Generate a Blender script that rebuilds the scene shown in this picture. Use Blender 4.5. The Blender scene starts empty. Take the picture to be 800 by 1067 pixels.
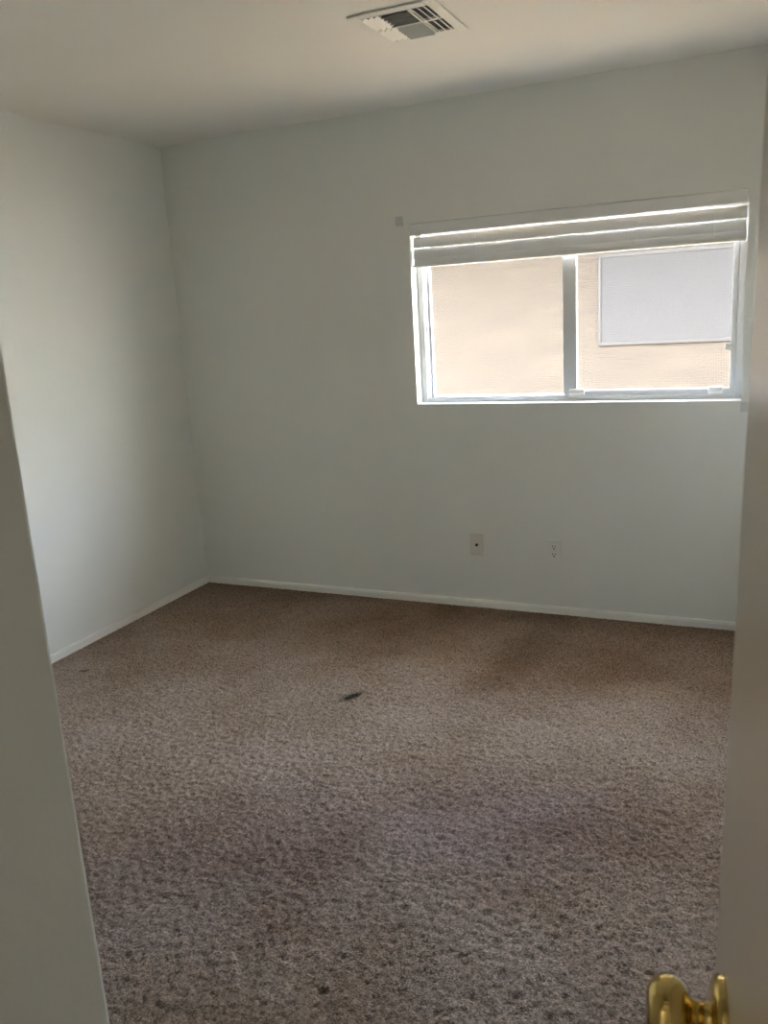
import bpy, bmesh, math, random
import numpy as np
from mathutils import Vector, Matrix

random.seed(7)
S = bpy.context.scene
COL = S.collection

# ------------------------------------------------------------------ camera
CX, CY, CZ = 3.01736, -3.93583, 1.50693
YAW, PITCH, ROLL, FPX = 0.434201565, -0.232652475, -0.060122619, 873.932


def cam_axes():
    f = Vector((-math.sin(YAW) * math.cos(PITCH), math.cos(YAW) * math.cos(PITCH), math.sin(PITCH)))
    r0 = Vector((math.cos(YAW), math.sin(YAW), 0))
    u0 = r0.cross(f)
    c, s = math.cos(ROLL), math.sin(ROLL)
    return c * r0 + s * u0, -s * r0 + c * u0, f


_r, _u, _f = cam_axes()
cam_data = bpy.data.cameras.new('camera')
cam = bpy.data.objects.new('camera', cam_data)
COL.objects.link(cam)
m = Matrix((_r, _u, -_f)).transposed().to_4x4()
m.translation = Vector((CX, CY, CZ))
cam.matrix_world = m
cam_data.sensor_fit = 'AUTO'
cam_data.sensor_width = 36.0
cam_data.lens = FPX / 1067 * 36.0
cam_data.clip_start = 0.02
cam_data.dof.use_dof = True
cam_data.dof.focus_distance = 3.8
cam_data.dof.aperture_fstop = 11.0
S.camera = cam

# ------------------------------------------------------------------ world, sun, exposure
world = bpy.data.worlds.new('World')
S.world = world
world.use_nodes = True
wn = world.node_tree.nodes
wl = world.node_tree.links
wn.clear()
wo = wn.new('ShaderNodeOutputWorld')
wb = wn.new('ShaderNodeBackground')
sky = wn.new('ShaderNodeTexSky')
sky.sky_type = 'NISHITA'
sky.sun_disc = False
sky.sun_elevation = math.radians(52)
sky.sun_rotation = math.radians(200)
wb.inputs['Strength'].default_value = 4.0
hz = wn.new('ShaderNodeHueSaturation')
hz.inputs['Saturation'].default_value = 0.40      # hazy desert sky
wl.new(sky.outputs[0], hz.inputs['Color'])
wl.new(hz.outputs[0], wb.inputs[0])
wl.new(wb.outputs[0], wo.inputs[0])

sun_d = bpy.data.lights.new('sun', 'SUN')
sun_d.energy = 50.0
sun_d.angle = math.radians(0.6)
sun_d.color = (1.0, 0.93, 0.82)
sun = bpy.data.objects.new('sun', sun_d)
COL.objects.link(sun)
sun.rotation_euler = Vector((0.80, -0.30, -1.05)).to_track_quat('-Z', 'Y').to_euler()

# portal in the window opening: only tells the renderer where sky light comes in
pd = bpy.data.lights.new('window_portal', 'AREA')
pd.shape = 'RECTANGLE'
pd.size, pd.size_y = 1.5, 0.86
pd.cycles.is_portal = True
po = bpy.data.objects.new('window_portal', pd)
COL.objects.link(po)
po.location = (2.1675, 0.20, 1.48)
po.rotation_euler = (math.radians(-90), 0, 0)

S.view_settings.view_transform = 'Standard'
S.view_settings.look = 'None'
S.view_settings.gamma = 1.0
S.view_settings.use_curve_mapping = False
S.view_settings.exposure = 2.48
S.cycles.max_bounces = 14
S.cycles.diffuse_bounces = 8
S.cycles.glossy_bounces = 5
S.cycles.transparent_max_bounces = 24
S.cycles.use_denoising = True
S.cycles.sample_clamp_indirect = 6.0
S.cycles.caustics_reflective = False
S.cycles.caustics_refractive = False


# ------------------------------------------------------------------ materials
def mat(name):
    mm = bpy.data.materials.new(name)
    mm.use_nodes = True
    nt = mm.node_tree
    return mm, nt, nt.nodes['Principled BSDF'], nt.nodes['Material Output']


def N(nt, t, **kw):
    n = nt.nodes.new(t)
    for k, v in kw.items():
        setattr(n, k, v)
    return n


def ramp(nt, src, stops):
    r = N(nt, 'ShaderNodeValToRGB')
    el = r.color_ramp.elements
    while len(el) < len(stops):
        el.new(0.5)
    for e, (p, c) in zip(el, stops):
        e.position = p
        e.color = (*c, 1)
    nt.links.new(src, r.inputs[0])
    return r.outputs[0]


def noise(nt, vec, scale, detail=3.0, rough=0.5):
    n = N(nt, 'ShaderNodeTexNoise')
    n.inputs['Scale'].default_value = scale
    n.inputs['Detail'].default_value = detail
    n.inputs['Roughness'].default_value = rough
    nt.links.new(vec, n.inputs['Vector'])
    return n.outputs['Fac']


def coords(nt):
    return N(nt, 'ShaderNodeTexCoord').outputs['Object']


def paint(name, base, rough, bump_scale, bump_strength, var=0.03, spec=0.3, dist=0.002):
    mm, nt, b, o = mat(name)
    v = coords(nt)
    lo = tuple(c * (1 - var) for c in base)
    nt.links.new(ramp(nt, noise(nt, v, 2.2, 4), [(0.3, lo), (0.7, base)]), b.inputs['Base Color'])
    b.inputs['Roughness'].default_value = rough
    b.inputs['Specular IOR Level'].default_value = spec
    bp = N(nt, 'ShaderNodeBump')
    bp.inputs['Strength'].default_value = bump_strength
    bp.inputs['Distance'].default_value = dist
    nt.links.new(noise(nt, v, bump_scale, 4), bp.inputs['Height'])
    nt.links.new(bp.outputs[0], b.inputs['Normal'])
    return mm


M_WALL = paint('wall_paint', (0.74, 0.745, 0.705), 0.75, 60, 0.25)
M_CEIL = paint('ceiling_paint', (0.75, 0.735, 0.69), 0.9, 70, 0.25)
M_TRIM = paint('trim_paint', (0.79, 0.78, 0.735), 0.4, 30, 0.05)
M_DOOR = paint('door_paint', (0.70, 0.65, 0.58), 0.25, 90, 0.06, spec=0.5)
M_VINYL = paint('window_vinyl', (0.62, 0.64, 0.66), 0.4, 25, 0.03)
M_CLIP = paint('clip_plastic', (0.82, 0.82, 0.80), 0.35, 25, 0.02)
M_PLATE = paint('white_plastic', (0.74, 0.74, 0.69), 0.35, 25, 0.02)
M_ALMOND = paint('almond_plastic', (0.68, 0.64, 0.58), 0.4, 25, 0.02)
M_GREYP = paint('grey_plastic', (0.57, 0.58, 0.57), 0.5, 25, 0.02)
M_DARK = paint('dark_cavity', (0.03, 0.03, 0.03), 0.8, 20, 0.02)
M_DUCT = paint('duct_metal', (0.16, 0.17, 0.18), 0.5, 20, 0.02)
M_VENT = paint('vent_enamel', (0.74, 0.73, 0.68), 0.4, 20, 0.03)
M_LOUVRE = paint('louvre_enamel', (0.60, 0.60, 0.57), 0.45, 20, 0.03)
M_CORD = paint('blind_cord', (0.80, 0.78, 0.72), 0.8, 200, 0.2)
M_GROUND = paint('gravel_ground', (0.20, 0.16, 0.115), 0.95, 60, 0.8, var=0.35, dist=0.02)
M_ROOF = paint('roof_fascia', (0.50, 0.42, 0.35), 0.9, 20, 0.2)

# blind slats: white vinyl letting a little light through
M_SLAT, nt, b, o = mat('slat_vinyl')
b.inputs['Base Color'].default_value = (0.74, 0.74, 0.73, 1)
b.inputs['Roughness'].default_value = 0.45
tl = N(nt, 'ShaderNodeBsdfTranslucent')
tl.inputs[0].default_value = (0.75, 0.74, 0.72, 1)
mx = N(nt, 'ShaderNodeMixShader')
mx.inputs[0].default_value = 0.05
nt.links.new(b.outputs[0], mx.inputs[1])
nt.links.new(tl.outputs[0], mx.inputs[2])
nt.links.new(mx.outputs[0], o.inputs[0])

# brass
M_BRASS, nt, b, o = mat('polished_brass')
b.inputs['Metallic'].default_value = 1.0
b.inputs['Roughness'].default_value = 0.045
nt.links.new(ramp(nt, noise(nt, coords(nt), 40, 3), [(0.3, (0.62, 0.46, 0.16)), (0.7, (0.72, 0.55, 0.22))]), b.inputs['Base Color'])

# glass pane: clear with a fresnel reflection
M_GLASS, nt, b, o = mat('window_glass')
nt.nodes.remove(b)
tr = N(nt, 'ShaderNodeBsdfTransparent')
tr.inputs[0].default_value = (0.95, 0.96, 0.955, 1)
gl = N(nt, 'ShaderNodeBsdfGlossy')
gl.inputs['Roughness'].default_value = 0.02
fr = N(nt, 'ShaderNodeFresnel')
fr.inputs[0].default_value = 1.45
mx = N(nt, 'ShaderNodeMixShader')
geo = N(nt, 'ShaderNodeNewGeometry')
front = N(nt, 'ShaderNodeMath', operation='SUBTRACT')
front.inputs[0].default_value = 1.0
nt.links.new(geo.outputs['Backfacing'], front.inputs[1])
ff = N(nt, 'ShaderNodeMath', operation='MULTIPLY')
nt.links.new(fr.outputs[0], ff.inputs[0])
nt.links.new(front.outputs[0], ff.inputs[1])
nt.links.new(ff.outputs[0], mx.inputs[0])
nt.links.new(tr.outputs[0], mx.inputs[1])
nt.links.new(gl.outputs[0], mx.inputs[2])
nt.links.new(mx.outputs[0], o.inputs[0])

# insect screen: fine woven mesh (threads diffuse, holes open)
M_SCREEN, nt, b, o = mat('screen_mesh')
b.inputs['Base Color'].default_value = (0.035, 0.033, 0.03, 1)
b.inputs['Roughness'].default_value = 0.7
v = coords(nt)
sep = N(nt, 'ShaderNodeSeparateXYZ')
nz = N(nt, 'ShaderNodeTexNoise')
nz.inputs['Scale'].default_value = 7
mixv = N(nt, 'ShaderNodeVectorMath', operation='MULTIPLY_ADD')
mixv.inputs[1].default_value = (0.012, 0.012, 0.012)
nt.links.new(v, nz.inputs['Vector'])
nt.links.new(nz.outputs['Color'], mixv.inputs[0])
nt.links.new(v, mixv.inputs[2])
nt.links.new(mixv.outputs[0], sep.inputs[0])


def sine(sock, per):
    a = N(nt, 'ShaderNodeMath', operation='MULTIPLY')
    a.inputs[1].default_value = 2 * math.pi / per
    nt.links.new(sock, a.inputs[0])
    s_ = N(nt, 'ShaderNodeMath', operation='SINE')
    nt.links.new(a.outputs[0], s_.inputs[0])
    return s_.outputs[0]


ad = N(nt, 'ShaderNodeMath', operation='ADD')
nt.links.new(sine(sep.outputs['X'], 0.011), ad.inputs[0])
nt.links.new(sine(sep.outputs['Z'], 0.011), ad.inputs[1])
mr = N(nt, 'ShaderNodeMapRange')
mr.inputs['From Min'].default_value = -2
mr.inputs['From Max'].default_value = 2
mr.inputs['To Min'].default_value = 0.14
mr.inputs['To Max'].default_value = 0.36
nt.links.new(ad.outputs[0], mr.inputs['Value'])
tr = N(nt, 'ShaderNodeBsdfTransparent')
mx = N(nt, 'ShaderNodeMixShader')
nt.links.new(mr.outputs[0], mx.inputs[0])
nt.links.new(tr.outputs[0], mx.inputs[1])
nt.links.new(b.outputs[0], mx.inputs[2])
nt.links.new(mx.outputs[0], o.inputs[0])

# neighbour's stucco
M_STUCCO, nt, b, o = mat('tan_stucco')
v = coords(nt)
mp = N(nt, 'ShaderNodeMapping')
mp.inputs['Scale'].default_value = (0.5, 1, 3.2)
nt.links.new(v, mp.inputs[0])
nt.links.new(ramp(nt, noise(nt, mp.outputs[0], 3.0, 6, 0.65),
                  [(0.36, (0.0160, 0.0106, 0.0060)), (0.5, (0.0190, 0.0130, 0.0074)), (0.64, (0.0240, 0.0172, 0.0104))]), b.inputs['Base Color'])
b.inputs['Roughness'].default_value = 0.95
bp = N(nt, 'ShaderNodeBump')
bp.inputs['Strength'].default_value = 0.6
bp.inputs['Distance'].default_value = 0.012
nt.links.new(noise(nt, mp.outputs[0], 26, 5, 0.6), bp.inputs['Height'])
nt.links.new(bp.outputs[0], b.inputs['Normal'])
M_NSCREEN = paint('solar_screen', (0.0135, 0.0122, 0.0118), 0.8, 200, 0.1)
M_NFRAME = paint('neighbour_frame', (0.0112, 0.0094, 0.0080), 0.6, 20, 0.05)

# carpet
M_CARPET, nt, b, o = mat('carpet_pile')
v = coords(nt)
big = noise(nt, v, 1.5, 5, 0.6)
base_c = ramp(nt, big, [(0.34, (0.285, 0.200, 0.140)), (0.52, (0.370, 0.285, 0.222)), (0.70, (0.430, 0.345, 0.290))])
fine = noise(nt, v, 135, 3, 0.7)  # yarn flecks, the dark ones painting in shade between tufts
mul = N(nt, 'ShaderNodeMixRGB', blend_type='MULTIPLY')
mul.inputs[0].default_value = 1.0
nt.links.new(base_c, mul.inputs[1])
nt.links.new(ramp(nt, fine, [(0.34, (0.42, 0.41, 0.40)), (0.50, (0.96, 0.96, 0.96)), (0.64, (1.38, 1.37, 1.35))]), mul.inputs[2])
cur = mul.outputs[0]


def blotch(cur, cx, cy, rx, ry, ang, tint, soft, amount, wob=0.35, nscale=9):
    """a stain, worn patch, tint or painted shade on the carpet, ragged edged"""
    mp = N(nt, 'ShaderNodeMapping')
    mp.vector_type = 'TEXTURE'
    mp.inputs['Location'].default_value = (cx, cy, 0)
    mp.inputs['Rotation'].default_value = (0, 0, ang)
    mp.inputs['Scale'].default_value = (rx, ry, 1)
    nt.links.new(v, mp.inputs[0])
    ln = N(nt, 'ShaderNodeVectorMath', operation='LENGTH')
    nt.links.new(mp.outputs[0], ln.inputs[0])
    n_ = noise(nt, v, nscale, 4, 0.6)
    ma = N(nt, 'ShaderNodeMath', operation='MULTIPLY_ADD')
    ma.inputs[1].default_value = wob * 2
    nt.links.new(n_, ma.inputs[0])
    nt.links.new(ln.outputs['Value'], ma.inputs[2])
    r_ = N(nt, 'ShaderNodeMapRange')
    r_.inputs['From Min'].default_value = 1 + wob - soft
    r_.inputs['From Max'].default_value = 1 + wob + soft
    r_.inputs['To Min'].default_value = amount
    r_.inputs['To Max'].default_value = 0
    nt.links.new(ma.outputs[0], r_.inputs['Value'])
    x_ = N(nt, 'ShaderNodeMixRGB', blend_type='MULTIPLY')
    nt.links.new(r_.outputs[0], x_.inputs[0])
    nt.links.new(cur, x_.inputs[1])
    x_.inputs[2].default_value = (*tint, 1)
    return x_.outputs[0]


cur = blotch(cur, 1.53, -1.15, 0.052, 0.022, math.radians(62), (0.10, 0.14, 0.13), 0.5, 1.0, 0.3, 40)
cur = blotch(cur, 0.23, -1.28, 0.02, 0.012, 0.3, (0.25, 0.22, 0.2), 0.5, 0.9, 0.3, 60)
cur = blotch(cur, 2.08, -0.55, 0.10, 0.50, math.radians(-12), (0.74, 0.70, 0.66), 0.6, 0.8)
cur = blotch(cur, 1.75, -2.15, 0.75, 0.28, math.radians(35), (0.84, 0.83, 0.92), 0.7, 0.8)
cur = blotch(cur, 2.45, -1.75, 0.35, 0.22, math.radians(20), (0.84, 0.83, 0.92), 0.7, 0.8)
cur = blotch(cur, 2.2, -3.2, 1.5, 1.1, 0, (0.60, 0.58, 0.56), 0.8, 0.9)  # broad darker area across the near end
cur = blotch(cur, 1.5, -0.02, 2.4, 0.34, 0, (0.66, 0.58, 0.50), 0.8, 0.9)  # shade along the window wall, painted into the carpet colour
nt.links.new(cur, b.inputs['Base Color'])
b.inputs['Roughness'].default_value = 1.0
b.inputs['Specular IOR Level'].default_value = 0.05
bp = N(nt, 'ShaderNodeBump')
bp.inputs['Strength'].default_value = 0.9
bp.inputs['Distance'].default_value = 0.006
nt.links.new(noise(nt, v, 260, 3, 0.7), bp.inputs['Height'])
nt.links.new(bp.outputs[0], b.inputs['Normal'])


# ------------------------------------------------------------------ mesh helpers
def box(bm, x0, x1, y0, y1, z0, z1, mtx=None):
    vs = [bm.verts.new(p) for p in ((x0, y0, z0), (x1, y0, z0), (x1, y1, z0), (x0, y1, z0),
                                    (x0, y0, z1), (x1, y0, z1), (x1, y1, z1), (x0, y1, z1))]
    for q in ((0, 3, 2, 1), (4, 5, 6, 7), (0, 1, 5, 4), (1, 2, 6, 5), (2, 3, 7, 6), (3, 0, 4, 7)):
        bm.faces.new([vs[i] for i in q])
    if mtx is not None:
        for v_ in vs:
            v_.co = mtx @ v_.co
    return vs


def lathe(bm, prof, seg=40, mtx=None):
    """profile of (radius, height) turned about z"""
    rings = []
    for r, z in prof:
        if r < 1e-6:
            rings.append([bm.verts.new((0, 0, z))])
        else:
            rings.append([bm.verts.new((r * math.cos(2 * math.pi * i / seg), r * math.sin(2 * math.pi * i / seg), z)) for i in range(seg)])
    for a, c in zip(rings, rings[1:]):
        for i in range(seg):
            j = (i + 1) % seg
            if len(a) == 1 and len(c) == 1:
                continue
            if len(a) == 1:
                bm.faces.new((a[0], c[i], c[j]))
            elif len(c) == 1:
                bm.faces.new((a[i], a[j], c[0]))
            else:
                bm.faces.new((a[i], a[j], c[j], c[i]))
    if mtx is not None:
        for ring in rings:
            for v_ in ring:
                v_.co = mtx @ v_.co


def prism_x(bm, prof, x0, x1):
    """(y, z) outline swept along x"""
    a = [bm.verts.new((x0, y, z)) for y, z in prof]
    c = [bm.verts.new((x1, y, z)) for y, z in prof]
    n = len(prof)
    for i in range(n):
        j = (i + 1) % n
        bm.faces.new((a[i], a[j], c[j], c[i]))
    bm.faces.new(a[::-1])
    bm.faces.new(c)


def obj(name, bm, material, parent=None, bevel=0.0, seg=2, smooth=False):
    bmesh.ops.recalc_face_normals(bm, faces=bm.faces)
    me = bpy.data.meshes.new(name)
    bm.to_mesh(me)
    bm.free()
    me.materials.append(material)
    if smooth:
        for p in me.polygons:
            p.use_smooth = True
    ob = bpy.data.objects.new(name, me)
    COL.objects.link(ob)
    if parent is not None:
        ob.parent = parent
    if bevel:
        md = ob.modifiers.new('bevel', 'BEVEL')
        md.width = bevel
        md.segments = seg
        md.limit_method = 'ANGLE'
        md.angle_limit = math.radians(40)
    return ob


def B():
    return bmesh.new()


def tag(o_, label, cat, group=None):
    o_['label'] = label
    o_['category'] = cat
    if group:
        o_['group'] = group
    return o_


def struct(o_, label=None):
    o_['kind'] = 'structure'
    if label:
        o_['label'] = label
    return o_


def empty(name, loc=(0, 0, 0), rz=0.0):
    o_ = bpy.data.objects.new(name, None)
    o_.empty_display_size = 0.05
    COL.objects.link(o_)
    o_.location = loc
    o_.rotation_euler = (0, 0, rz)
    return o_


# ------------------------------------------------------------------ the setting
H = 2.44
XW = 3.21            # right wall
YD = -4.03           # door wall, bedroom face
WX0, WX1, WZ0, WZ1 = 1.415, 2.92, 1.045, 1.915
WT = 0.17            # outer wall thickness
PX, PY = 2.297, -3.290   # closet corner seen on the left
YH = -5.6            # far end of the hall

# floor: carpet with a real tufted pile
nx, ny = 430, 470
gx = np.linspace(0.0, XW, nx)
gy = np.linspace(PY, 0.0, ny)
rng = np.random.default_rng(3)


def smooth_noise(nx_, ny_, step):
    g = rng.random((ny_ // step + 3, nx_ // step + 3))
    yy = np.arange(ny_) / step
    xx = np.arange(nx_) / step
    y0 = yy.astype(int)
    x0 = xx.astype(int)
    fy = (yy - y0)[:, None]
    fx = (xx - x0)[None, :]
    a = g[y0][:, x0]
    b_ = g[y0][:, x0 + 1]
    c = g[y0 + 1][:, x0]
    d = g[y0 + 1][:, x0 + 1]
    return (a * (1 - fx) + b_ * fx) * (1 - fy) + (c * (1 - fx) + d * fx) * fy


hgt = 0.010 * rng.random((ny, nx)) + 0.005 * smooth_noise(nx, ny, 2) - 0.011
XX, YY = np.meshgrid(gx, gy)
near = np.clip(np.minimum(XX, -YY) / 0.05, 0.25, 1.0)      # the pile lies down along the walls
hgt = -0.004 + (hgt + 0.004) * near
XX = XX + (rng.random((ny, nx)) - 0.5) * 0.004
YY = YY + (rng.random((ny, nx)) - 0.5) * 0.004
co = np.stack([XX, YY, hgt], -1).reshape(-1, 3)
idx = np.arange(nx * ny).reshape(ny, nx)
fc = np.stack([idx[:-1, :-1], idx[:-1, 1:], idx[1:, 1:], idx[1:, :-1]], -1).reshape(-1, 4)
extra = [(PX - 0.02, YH, -0.006), (XW + 1.0, YH, -0.006), (XW + 1.0, PY + 0.01, -0.006), (PX - 0.02, PY + 0.01, -0.006),
         (0.6, YH, -0.006), (PX - 0.02, YD - 0.06, -0.006), (0.6, YD - 0.06, -0.006)]
n0 = len(co)
co = np.vstack([co, np.array(extra)])
fc = np.vstack([fc, [[n0, n0 + 1, n0 + 2, n0 + 3]], [[n0 + 4, n0, n0 + 5, n0 + 6]]])
me = bpy.data.meshes.new('floor')
me.vertices.add(len(co))
me.vertices.foreach_set('co', co.ravel())
me.loops.add(fc.size)
me.loops.foreach_set('vertex_index', fc.ravel())
me.polygons.add(len(fc))
me.polygons.foreach_set('loop_start', np.arange(0, fc.size, 4))
me.polygons.foreach_set('use_smooth', np.ones(len(fc), bool))
me.update(calc_edges=True)
me.validate()
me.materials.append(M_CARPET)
fl = bpy.data.objects.new('floor', me)
COL.objects.link(fl)
struct(fl, 'worn greyish brown carpet with stains')

bm = B()
box(bm, -0.2, XW + 1.2, YH - 0.2, WT, H, H + 0.15)
struct(obj('ceiling', bm, M_CEIL))

bm = B()   # window wall with its opening
box(bm, -0.2, WX0, 0, WT, -0.1, H)
box(bm, WX1, XW + 0.2, 0, WT, -0.1, H)
box(bm, WX0, WX1, 0, WT, -0.1, WZ0)
box(bm, WX0, WX1, 0, WT, WZ1, H)
bmesh.ops.remove_doubles(bm, verts=bm.verts, dist=1e-5)
struct(obj('wall_back', bm, M_WALL))

bm = B()
box(bm, -0.2, 0, YD - 0.12, 0, -0.1, H)
struct(obj('wall_left', bm, M_WALL))
bm = B()
box(bm, XW, XW + 0.2, YD - 0.12, 0, -0.1, H)
struct(obj('wall_right', bm, M_WALL))
bm = B()   # the closet block whose corner shows at the left
box(bm, 0, PX, YD - 0.12, PY, -0.1, H)
struct(obj('wall_closet', bm, M_WALL, bevel=0.008, seg=3))
HX1 = 3.155          # hinge side of the doorway
HX0 = 2.365
bm = B()
box(bm, PX, HX0, YD - 0.12, YD, -0.1, H)
box(bm, HX1, XW, YD - 0.12, YD, -0.1, H)
box(bm, HX0, HX1, YD - 0.12, YD, 2.06, H)
struct(obj('wall_front', bm, M_WALL))
bm = B()   # hall beyond the doorway
box(bm, 0.4, 0.6, YH, YD - 0.12, -0.1, H)
box(bm, XW + 1.0, XW + 1.2, YH, YD - 0.12, -0.1, H)
box(bm, 0.4, XW + 1.2, YH - 0.2, YH, -0.1, H)
box(bm, XW + 0.2, XW + 1.2, YD - 0.12, YD, -0.1, H)
struct(obj('wall_hall', bm, M_WALL))
bm = B()   # door frame
box(bm, HX0, HX0 + 0.018, YD - 0.12, YD, 0, 2.06)
box(bm, HX1 - 0.018, HX1, YD - 0.12, YD, 0, 2.06)
box(bm, HX0 + 0.018, HX1 - 0.018, YD - 0.12, YD, 2.042, 2.06)
struct(obj('trim_1', bm, M_TRIM, bevel=0.002))


def base_prof(flip=1):
    return [(0, 0.0), (-0.012 * flip, 0.0), (-0.012 * flip, 0.029), (-0.009 * flip, 0.031), (-0.009 * flip, 0.033), (-0.0115 * flip, 0.035), (-0.008 * flip, 0.039), (0, 0.042)]


bm = B()
prism_x(bm, [(y, z - 0.006) for y, z in base_prof()], 0.0, XW)
struct(obj('baseboard_back', bm, M_TRIM))
bm = B()
prism_x(bm, [(y, z - 0.006) for y, z in base_prof()], PY, -0.0)
for v_ in bm.verts:
    x, y, z = v_.co
    v_.co = (-y, x, z)
struct(obj('baseboard_left', bm, M_TRIM))
bm = B()
prism_x(bm, [(y, z - 0.006) for y, z in base_prof()], YD, -0.012)
for v_ in bm.verts:
    x, y, z = v_.co
    v_.co = (XW + y, x, z)
struct(obj('baseboard_right', bm, M_TRIM))

# ------------------------------------------------------------------ window
win = struct(empty('window_1', (0, 0, 0)), 'white vinyl sliding window with two panes')
F0, F1 = 0.072, 0.150
bm = B()
box(bm, WX0, WX0 + 0.030, F0, F1, WZ0, WZ1)
box(bm, WX1 - 0.030, WX1, F0, F1, WZ0, WZ1)
box(bm, WX0 + 0.030, WX1 - 0.030, F0, F1, WZ0, WZ0 + 0.024)
box(bm, WX0 + 0.030, WX1 - 0.030, F0, F1, WZ1 - 0.028, WZ1)
# raised track lips
box(bm, WX0 + 0.030, WX1 - 0.030, F0 + 0.001, F0 + 0.005, WZ0 + 0.024, WZ0 + 0.030)
box(bm, WX0 + 0.030, WX0 + 0.036, F0 + 0.020, F1 - 0.01, WZ0 + 0.024, WZ1 - 0.028)
obj('window_frame', bm, M_VINYL, win, bevel=0.002)
MX0, MX1 = 2.136, 2.203


def sash(x0, x1, y0, y1, z0, z1, l, r, bt, tp):
    bm = B()
    box(bm, x0, x0 + l, y0, y1, z0, z1)
    box(bm, x1 - r, x1, y0, y1, z0, z1)
    box(bm, x0 + l, x1 - r, y0, y1, z0, z0 + bt)
    box(bm, x0 + l, x1 - r, y0, y1, z1 - tp, z1)
    # glazing bead, a step back from the sash face
    g = 0.003
    yb0, yb1 = y0 + 0.006, y1 - 0.006
    box(bm, x0 + l, x0 + l + g, yb0, yb1, z0 + bt, z1 - tp)
    box(bm, x1 - r - g, x1 - r, yb0, yb1, z0 + bt, z1 - tp)
    box(bm, x0 + l + g, x1 - r - g, yb0, yb1, z0 + bt, z0 + bt + g)
    box(bm, x0 + l + g, x1 - r - g, yb0, yb1, z1 - tp - g, z1 - tp)
    return bm


zb, zt = WZ0 + 0.0245, WZ1 - 0.0285
s1 = obj('fixed_sash', sash(WX0 + 0.0365, MX1 - 0.012, 0.112, 0.140, zb, zt, 0.012, 0.035, 0.006, 0.02), M_VINYL, win, bevel=0.0015)
s2 = obj('sliding_sash', sash(MX0, WX1 - 0.0305, 0.080, 0.108, zb + 0.001, zt, MX1 - MX0 - 0.006, 0.020, 0.024, 0.03), M_VINYL, win, bevel=0.002)
bm = B()
box(bm, WX0 + 0.047, MX1 - 0.045, 0.124, 0.128, zb + 0.005, zt - 0.02)
obj('pane', bm, M_GLASS, s1)
bm = B()
box(bm, MX1 - 0.007, WX1 - 0.0495, 0.092, 0.096, zb + 0.024, zt - 0.029)
obj('pane', bm, M_GLASS, s2)
# clips at the foot of the sliding sash and the small stop on its right stile
for xa, xb in ((MX0 + 0.028, MX0 + 0.100), (2.780, 2.842)):
    bm = B()
    box(bm, xa, xb, 0.064, 0.081, WZ0 + 0.029, WZ0 + 0.060)
    box(bm, xa + 0.006, xb - 0.006, 0.057, 0.066, WZ0 + 0.036, WZ0 + 0.043)
    obj('latch', bm, M_CLIP, s2, bevel=0.004, seg=3)
bm = B()
box(bm, 2.846, 2.872, 0.071, 0.081, 1.262, 1.290)
box(bm, 2.866, 2.878, 0.064, 0.073, 1.268, 1.284)
obj('vent_stop', bm, M_GREYP, s2, bevel=0.002)
bm = B()
box(bm, WX0 + 0.03, WX1 - 0.03, 0.1452, 0.1460, zb, zt)
obj('insect_screen', bm, M_SCREEN, win)
# window board: thin white lip at the foot of the opening
bm = B()
box(bm, WX0 + 0.001, WX1 - 0.001, -0.004, F0, WZ0 + 0.0005, WZ0 + 0.005)
obj('window_sill', bm, M_CLIP, win, bevel=0.0015)

# ------------------------------------------------------------------ outside
NY = 5.0
bm = B()
box(bm, -8, 3.30, NY, NY + 7.0, -0.3, 2.75)
struct(obj('wall_neighbour', bm, M_STUCCO), 'sunlit tan stucco wall of the house next door')
bm = B()
box(bm, -30, 40, WT, 60, -0.40, -0.15)
struct(obj('ground', bm, M_GROUND))
bm = B()
box(bm, 3.5, 40, 16, 16.2, -0.3, 1.7)
struct(obj('wall_yard', bm, M_STUCCO), 'low tan block wall at the end of the side yard')
bm = B()
box(bm, 7.0, 7.25, -3.0, 12.0, -0.3, 3.0)  # out of view, added to throw sunlight onto the left bedroom wall
struct(obj('wall_bounce', bm, M_WALL), 'unseen sunlit white wall added to bounce light through the window')
nwin = struct(empty('window_2', (1.42, NY, 1.05)), 'grey screened window in the sunlit stucco wall')
NW, NH = 1.62, 0.90
bm = B()
box(bm, 0, NW, -0.03, 0.0, 0, 0.035)
box(bm, 0, NW, -0.03, 0.0, NH - 0.035, NH)
box(bm, 0, 0.03, -0.03, 0.0, 0.035, NH - 0.035)
box(bm, NW - 0.03, NW, -0.03, 0.0, 0.035, NH - 0.035)
obj('window_frame', bm, M_NFRAME, nwin, bevel=0.003)
bm = B()
box(bm, 0.03, NW - 0.03, -0.020, -0.012, 0.035, NH - 0.035)
obj('screen_panel', bm, M_NSCREEN, nwin)
bm = B()
prism_x(bm, [(WT, H + 0.05), (0.80, H - 0.10), (0.80, H + 0.04), (WT, H + 0.20)], -2, 7)
struct(obj('roof_eave', bm, M_ROOF))

bm = B()
prism_x(bm, [(NY, 2.62), (NY - 1.1, 2.50), (NY - 1.1, 2.64), (NY, 2.90)], -8, 3.9)  # deep eave added to keep sky light off the stucco
struct(obj('shading_eave', bm, M_ROOF))

# ------------------------------------------------------------------ blind
blind = tag(empty('window_blind', (WX0, 0.0, WZ1)), 'white horizontal slat blind pulled up to the top of the window', 'blind')
BW = WX1 - WX0
bm = B()
prism_x(bm, [(0.000, -0.002), (0.009, -0.002), (0.009, -0.052), (0.006, -0.054), (0.002, -0.054), (-0.001, -0.050), (-0.001, -0.008)], 0.003, BW - 0.004)
obj('valance', bm, M_SLAT, blind)
bm = B()
box(bm, 0.008, BW - 0.008, 0.012, 0.058, -0.040, -0.003)
obj('headrail', bm, M_SLAT, blind, bevel=0.002)


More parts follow.
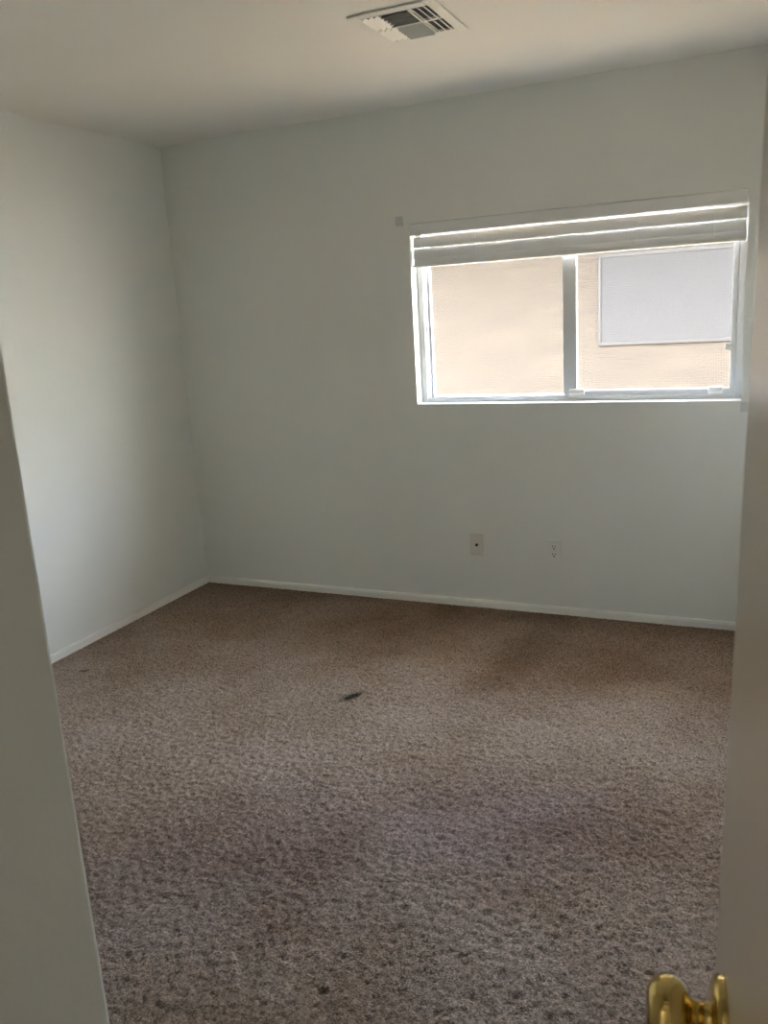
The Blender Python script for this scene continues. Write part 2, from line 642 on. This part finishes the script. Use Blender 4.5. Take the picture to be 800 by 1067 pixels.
def slat_mesh(width, thick=0.0028):
    pr = []
    n = 6
    for i in range(n + 1):
        y = -width / 2 + width * i / n
        pr.append((y, 0.0025 * (1 - (2 * i / n - 1) ** 2) + thick / 2))
    for i in range(n, -1, -1):
        y = -width / 2 + width * i / n
        pr.append((y, 0.0025 * (1 - (2 * i / n - 1) ** 2) - thick / 2))
    bm = B()
    prism_x(bm, pr, 0.006, BW - 0.007)
    return bm


proto = obj('slat', slat_mesh(0.049), M_SLAT, blind)


def place_slat(z, tilt, dx=0.0, rzz=0.0, first=[True]):
    s_ = proto if first[0] else proto.copy()
    if not first[0]:
        COL.objects.link(s_)
        s_.parent = blind
    first[0] = False
    s_.location = (dx, 0.034, z)
    s_.rotation_euler = (math.radians(tilt), rzz, 0)


# the slats hang nearly closed below the headrail, close above the bottom rail
place_slat(-0.0865, 80, 0.001, 0.0012)
place_slat(-0.1390, 79, -0.001, -0.0010)
place_slat(-0.1720, 80, 0.001, 0.0009)
z = -0.1925
bm = B()
box(bm, 0.006, BW - 0.007, 0.009, 0.059, z - 0.010, z + 0.001)
obj('bottom_rail', bm, M_SLAT, blind, bevel=0.003, seg=3)
ZR = z - 0.010


def cord(x):
    bm = B()
    for dy, rad in ((0.0085, 0.0011), (0.0600, 0.0011)):
        mt = Matrix.Translation((x, dy, ZR))
        lathe(bm, [(0, 0), (rad, 0), (rad, -0.045 - ZR), (0, -0.045 - ZR)], 8, mt)
    return bm


for cx_ in (1.745, 2.105, 2.475, 2.79):
    obj('ladder_cord', cord(cx_ - WX0), M_CORD, blind)

# small square plates left at the blind's corners
for (x, z_, lab) in ((1.366, 1.932, 'small grey square wall plate left of the top of the blind'),
                     (2.937, 1.022, 'small grey square wall plate below the lower right window corner')):
    t = tag(empty('wall_bracket', (x, 0, z_)), lab, 'bracket')
    bm = B()
    box(bm, -0.019, 0.019, -0.003, 0, -0.022, 0.022)
    obj('plate', bm, M_GREYP, t, bevel=0.0012)
    bm = B()
    mt = Matrix.Translation((0, -0.003, 0.009)) @ Matrix.Rotation(math.radians(90), 4, 'X')
    lathe(bm, [(0, 0.0014), (0.0022, 0.0012), (0.0034, 0.0)], 14, mt)
    obj('screw', bm, M_GREYP, t)

# ------------------------------------------------------------------ wall plates
PW, PH = 0.070, 0.114


def plate_bm():
    bm = B()
    pr = [(-PW / 2, -PH / 2), (PW / 2, -PH / 2), (PW / 2, PH / 2), (-PW / 2, PH / 2)]
    lo = [bm.verts.new((x, 0, z_)) for x, z_ in pr]
    mid = [bm.verts.new((x, -0.0055, z_)) for x, z_ in pr]
    hi = [bm.verts.new((x * 0.90, -0.0085, z_ * 0.94)) for x, z_ in pr]
    for a, c in ((lo, mid), (mid, hi)):
        for i in range(4):
            j = (i + 1) % 4
            bm.faces.new((a[i], a[j], c[j], c[i]))
    bm.faces.new(hi)
    bm.faces.new(lo[::-1])
    return bm


RX = Matrix.Rotation(math.radians(90), 4, 'X')   # turns +z to -y
t = tag(empty('cable_outlet', (1.705, 0, 0.331)), 'almond cable jack wall plate, left of the two plates under the window', 'wall plate')
obj('plate', plate_bm(), M_ALMOND, t, bevel=0.001)
bm = B()
lathe(bm, [(0.0085, 0.0), (0.0085, 0.003), (0.006, 0.0035), (0.005, 0.004), (0.005, 0.012), (0.0036, 0.012), (0.0036, 0.004), (0, 0.004)], 6,
      Matrix.Translation((0, -0.0082, 0)) @ RX)
j = obj('coax_jack', bm, M_DARK, t)
j['label'] = 'dark round cable jack'
for dz in (-0.042, 0.042):
    bm = B()
    lathe(bm, [(0.0035, 0), (0.0025, 0.0014), (0, 0.0018)], 14, Matrix.Translation((0, -0.0083, dz)) @ RX)
    obj('screw', bm, M_ALMOND, t)

t = tag(empty('power_outlet', (2.101, 0, 0.323)), 'white duplex power outlet, right of the two plates under the window', 'outlet')
obj('plate', plate_bm(), M_PLATE, t, bevel=0.001)
for dz in (-0.0195, 0.0195):
    bm = B()
    pts = []
    for i in range(28):
        a = 2 * math.pi * i / 28
        pts.append((0.0172 * math.cos(a), max(-0.0142, min(0.0142, 0.0172 * math.sin(a)))))
    lo = [bm.verts.new((x, -0.008, dz + z_)) for x, z_ in pts]
    hi = [bm.verts.new((x * 0.97, -0.0105, dz + z_ * 0.97)) for x, z_ in pts]
    for i in range(28):
        k = (i + 1) % 28
        bm.faces.new((lo[i], lo[k], hi[k], hi[i]))
    bm.faces.new(hi)
    rc = obj('receptacle', bm, M_PLATE, t)
    bm = B()
    box(bm, -0.0085, -0.0050, -0.0110, -0.0100, dz + 0.0005, dz + 0.0090)
    box(bm, 0.0050, 0.0085, -0.0110, -0.0100, dz + 0.0012, dz + 0.0080)
    lathe(bm, [(0.0038, 0), (0.0038, 0.001), (0, 0.001)], 12, Matrix.Translation((0, -0.0100, dz - 0.0070)) @ RX)
    sl = obj('slot', bm, M_DARK, rc)
    sl['label'] = 'dark plug slots'
bm = B()
lathe(bm, [(0.0032, 0), (0.0022, 0.0014), (0, 0.0018)], 14, Matrix.Translation((0, -0.0083, 0)) @ RX)
obj('screw', bm, M_GREYP, t)

# ------------------------------------------------------------------ ceiling vent
VX, VY = 1.884, -1.065
VW, VD = 0.300, 0.335
vent = tag(empty('ceiling_vent', (VX, VY, H)), 'white metal air vent with four way louvres in the ceiling', 'vent')
ow, od = 0.115, 0.130   # half size of the opening
bm = B()
zb_ = -0.008


def flange(bm, x0, x1, y0, y1):
    box(bm, x0, x1, y0, y1, zb_, -0.0005)


flange(bm, -VW / 2, -ow, -VD / 2, VD / 2)
flange(bm, ow, VW / 2, -VD / 2, VD / 2)
flange(bm, -ow, ow, -VD / 2, -od)
flange(bm, -ow, ow, od, VD / 2)
obj('flange', bm, M_VENT, vent, bevel=0.003, seg=2)
bm = B()
cx1 = 0.046
box(bm, -cx1 - 0.006, -cx1, -od, od, -0.009, -0.001)
box(bm, cx1, cx1 + 0.006, -od, od, -0.009, -0.001)
box(bm, -ow, -cx1 - 0.006, -0.007, 0.007, -0.009, -0.001)
box(bm, cx1 + 0.006, ow, -0.007, 0.007, -0.009, -0.001)
box(bm, -cx1, cx1, -0.004, 0.004, -0.009, -0.001)
obj('divider', bm, M_VENT, vent)
bm = B()
box(bm, -ow, ow, -od, od, -0.0008, -0.0003)
dk = obj('duct_opening', bm, M_DUCT, vent)
dk['label'] = 'dark duct behind the louvres'


def vslat_y(x, y0, y1, tilt):       # runs along y, leans about y
    bm = B()
    mt = Matrix.Translation((x, 0, -0.0085)) @ Matrix.Rotation(math.radians(tilt), 4, 'Y')
    box(bm, -0.0075, 0.0075, y0, y1, -0.0008, 0.0008, mt)
    return bm


def vslat_x(y, x0, x1, tilt):
    bm = B()
    mt = Matrix.Translation((0, y, -0.0085)) @ Matrix.Rotation(math.radians(tilt), 4, 'X')
    box(bm, x0, x1, -0.0115, 0.0115, -0.0008, 0.0008, mt)
    return bm


for (ya, yb) in ((-od, -0.007), (0.007, od)):
    for k in range(3):
        x = -ow + 0.010 + k * 0.0215
        obj('slat', vslat_y(x, ya, yb, -30), M_VENT, vent)
        x = cx1 + 0.016 + k * 0.0215
        obj('slat', vslat_y(x, ya, yb, 32), M_VENT, vent)
for k in range(5):
    obj('slat', vslat_x(-od + 0.014 + k * 0.0245, -cx1, cx1, 38), M_LOUVRE, vent)
    obj('slat', vslat_x(0.018 + k * 0.0245, -cx1, cx1, -38), M_LOUVRE, vent)

# ------------------------------------------------------------------ door
TH = math.radians(9.0)
tdir = Vector((-math.sin(TH), math.cos(TH), 0))
ndir = Vector((-math.cos(TH), -math.sin(TH), 0))
Bp = Vector((CX - 0.0131 * 0.605 + 0.0022, CY + 0.605, 0.9458))     # knob axis on the door face
DW, DT = 0.762, 0.035
edge = Bp + 0.060 * tdir
hinge = edge - DW * tdir
# door frame of reference: x along the door from hinge to free edge, y out of the seen face, origin at the hinge on that face
door = struct(empty('door_1', (hinge.x + 0.0178 * ndir.x, hinge.y + 0.0178 * ndir.y, 0.012)), 'plain white bedroom door standing open at the right')
door.rotation_euler = (math.radians(0.85), 0, math.pi / 2 + TH)   # hangs a touch out of plumb
# local +y is the seen (left) face normal
bm = B()
box(bm, 0, DW, -DT, 0, 0, 2.022)
obj('door_slab', bm, M_DOOR, door, bevel=0.0015)
kz = Bp.z - 0.012
RY = Matrix.Translation((DW - 0.060, 0, kz)) @ Matrix.Rotation(math.radians(-90), 4, 'X')   # lathe axis +z -> +y
bm = B()
lathe(bm, [(0, 0.0595), (0.010, 0.0595), (0.0150, 0.0585), (0.0200, 0.0560), (0.0245, 0.0510), (0.0268, 0.0450), (0.0266, 0.0390),
           (0.0240, 0.0335), (0.0195, 0.0290), (0.0140, 0.0262), (0.0118, 0.0250), (0.0112, 0.0200)], 48, RY)
knob = obj('door_knob', bm, M_BRASS, door, smooth=True)
knob['label'] = 'polished brass door knob'
bm = B()
lathe(bm, [(0.0105, 0.0255), (0.0105, 0.0165), (0.0097, 0.0160), (0.0097, 0.0155), (0.0108, 0.0150), (0.0108, 0.0060)], 40, RY)
obj('neck', bm, M_BRASS, knob, smooth=True)
bm = B()
lathe(bm, [(0.0100, 0.0110), (0.0200, 0.0105), (0.0270, 0.0090), (0.0305, 0.0068), (0.0325, 0.0035), (0.0325, 0.0)], 48, RY)
obj('rosette', bm, M_BRASS, knob, smooth=True)
bm = B()
box(bm, DW - 0.0002, DW + 0.0012, -DT / 2 - 0.0125, -DT / 2 + 0.0125, kz - 0.028, kz + 0.028)
obj('latch_plate', bm, M_BRASS, door)
for hz in (0.2, 1.0, 1.82):
    bm = B()
    lathe(bm, [(0, 0), (0.006, 0), (0.006, 0.09), (0, 0.09)], 14, Matrix.Translation((-0.003, 0.004, hz)))
    obj('hinge', bm, M_BRASS, door)



# ------------------------------------------------------------------ unseen fill lamp (added in the hall to brighten closet wall and door)
M_GLOW = paint('fill_lamp_glass', (0.85, 0.83, 0.78), 0.4, 20, 0.0)
gb = M_GLOW.node_tree.nodes['Principled BSDF']
gb.inputs['Emission Color'].default_value = (1.0, 0.88, 0.72, 1)
gb.inputs['Emission Strength'].default_value = 14.0
t = tag(empty('fill_lamp', (1.30, -4.90, H)), 'unseen round hall lamp added to brighten the closet wall and door', 'lamp')
bm = B()
lathe(bm, [(0, 0), (0.15, 0), (0.15, -0.022), (0.142, -0.026), (0, -0.026)], 40)
obj('canopy', bm, M_TRIM, t)
bm = B()
lathe(bm, [(0.138, -0.026), (0.134, -0.045), (0.115, -0.070), (0.080, -0.088), (0.040, -0.096), (0, -0.098)], 40)
obj('fill_lamp_shade', bm, M_GLOW, t, smooth=True)
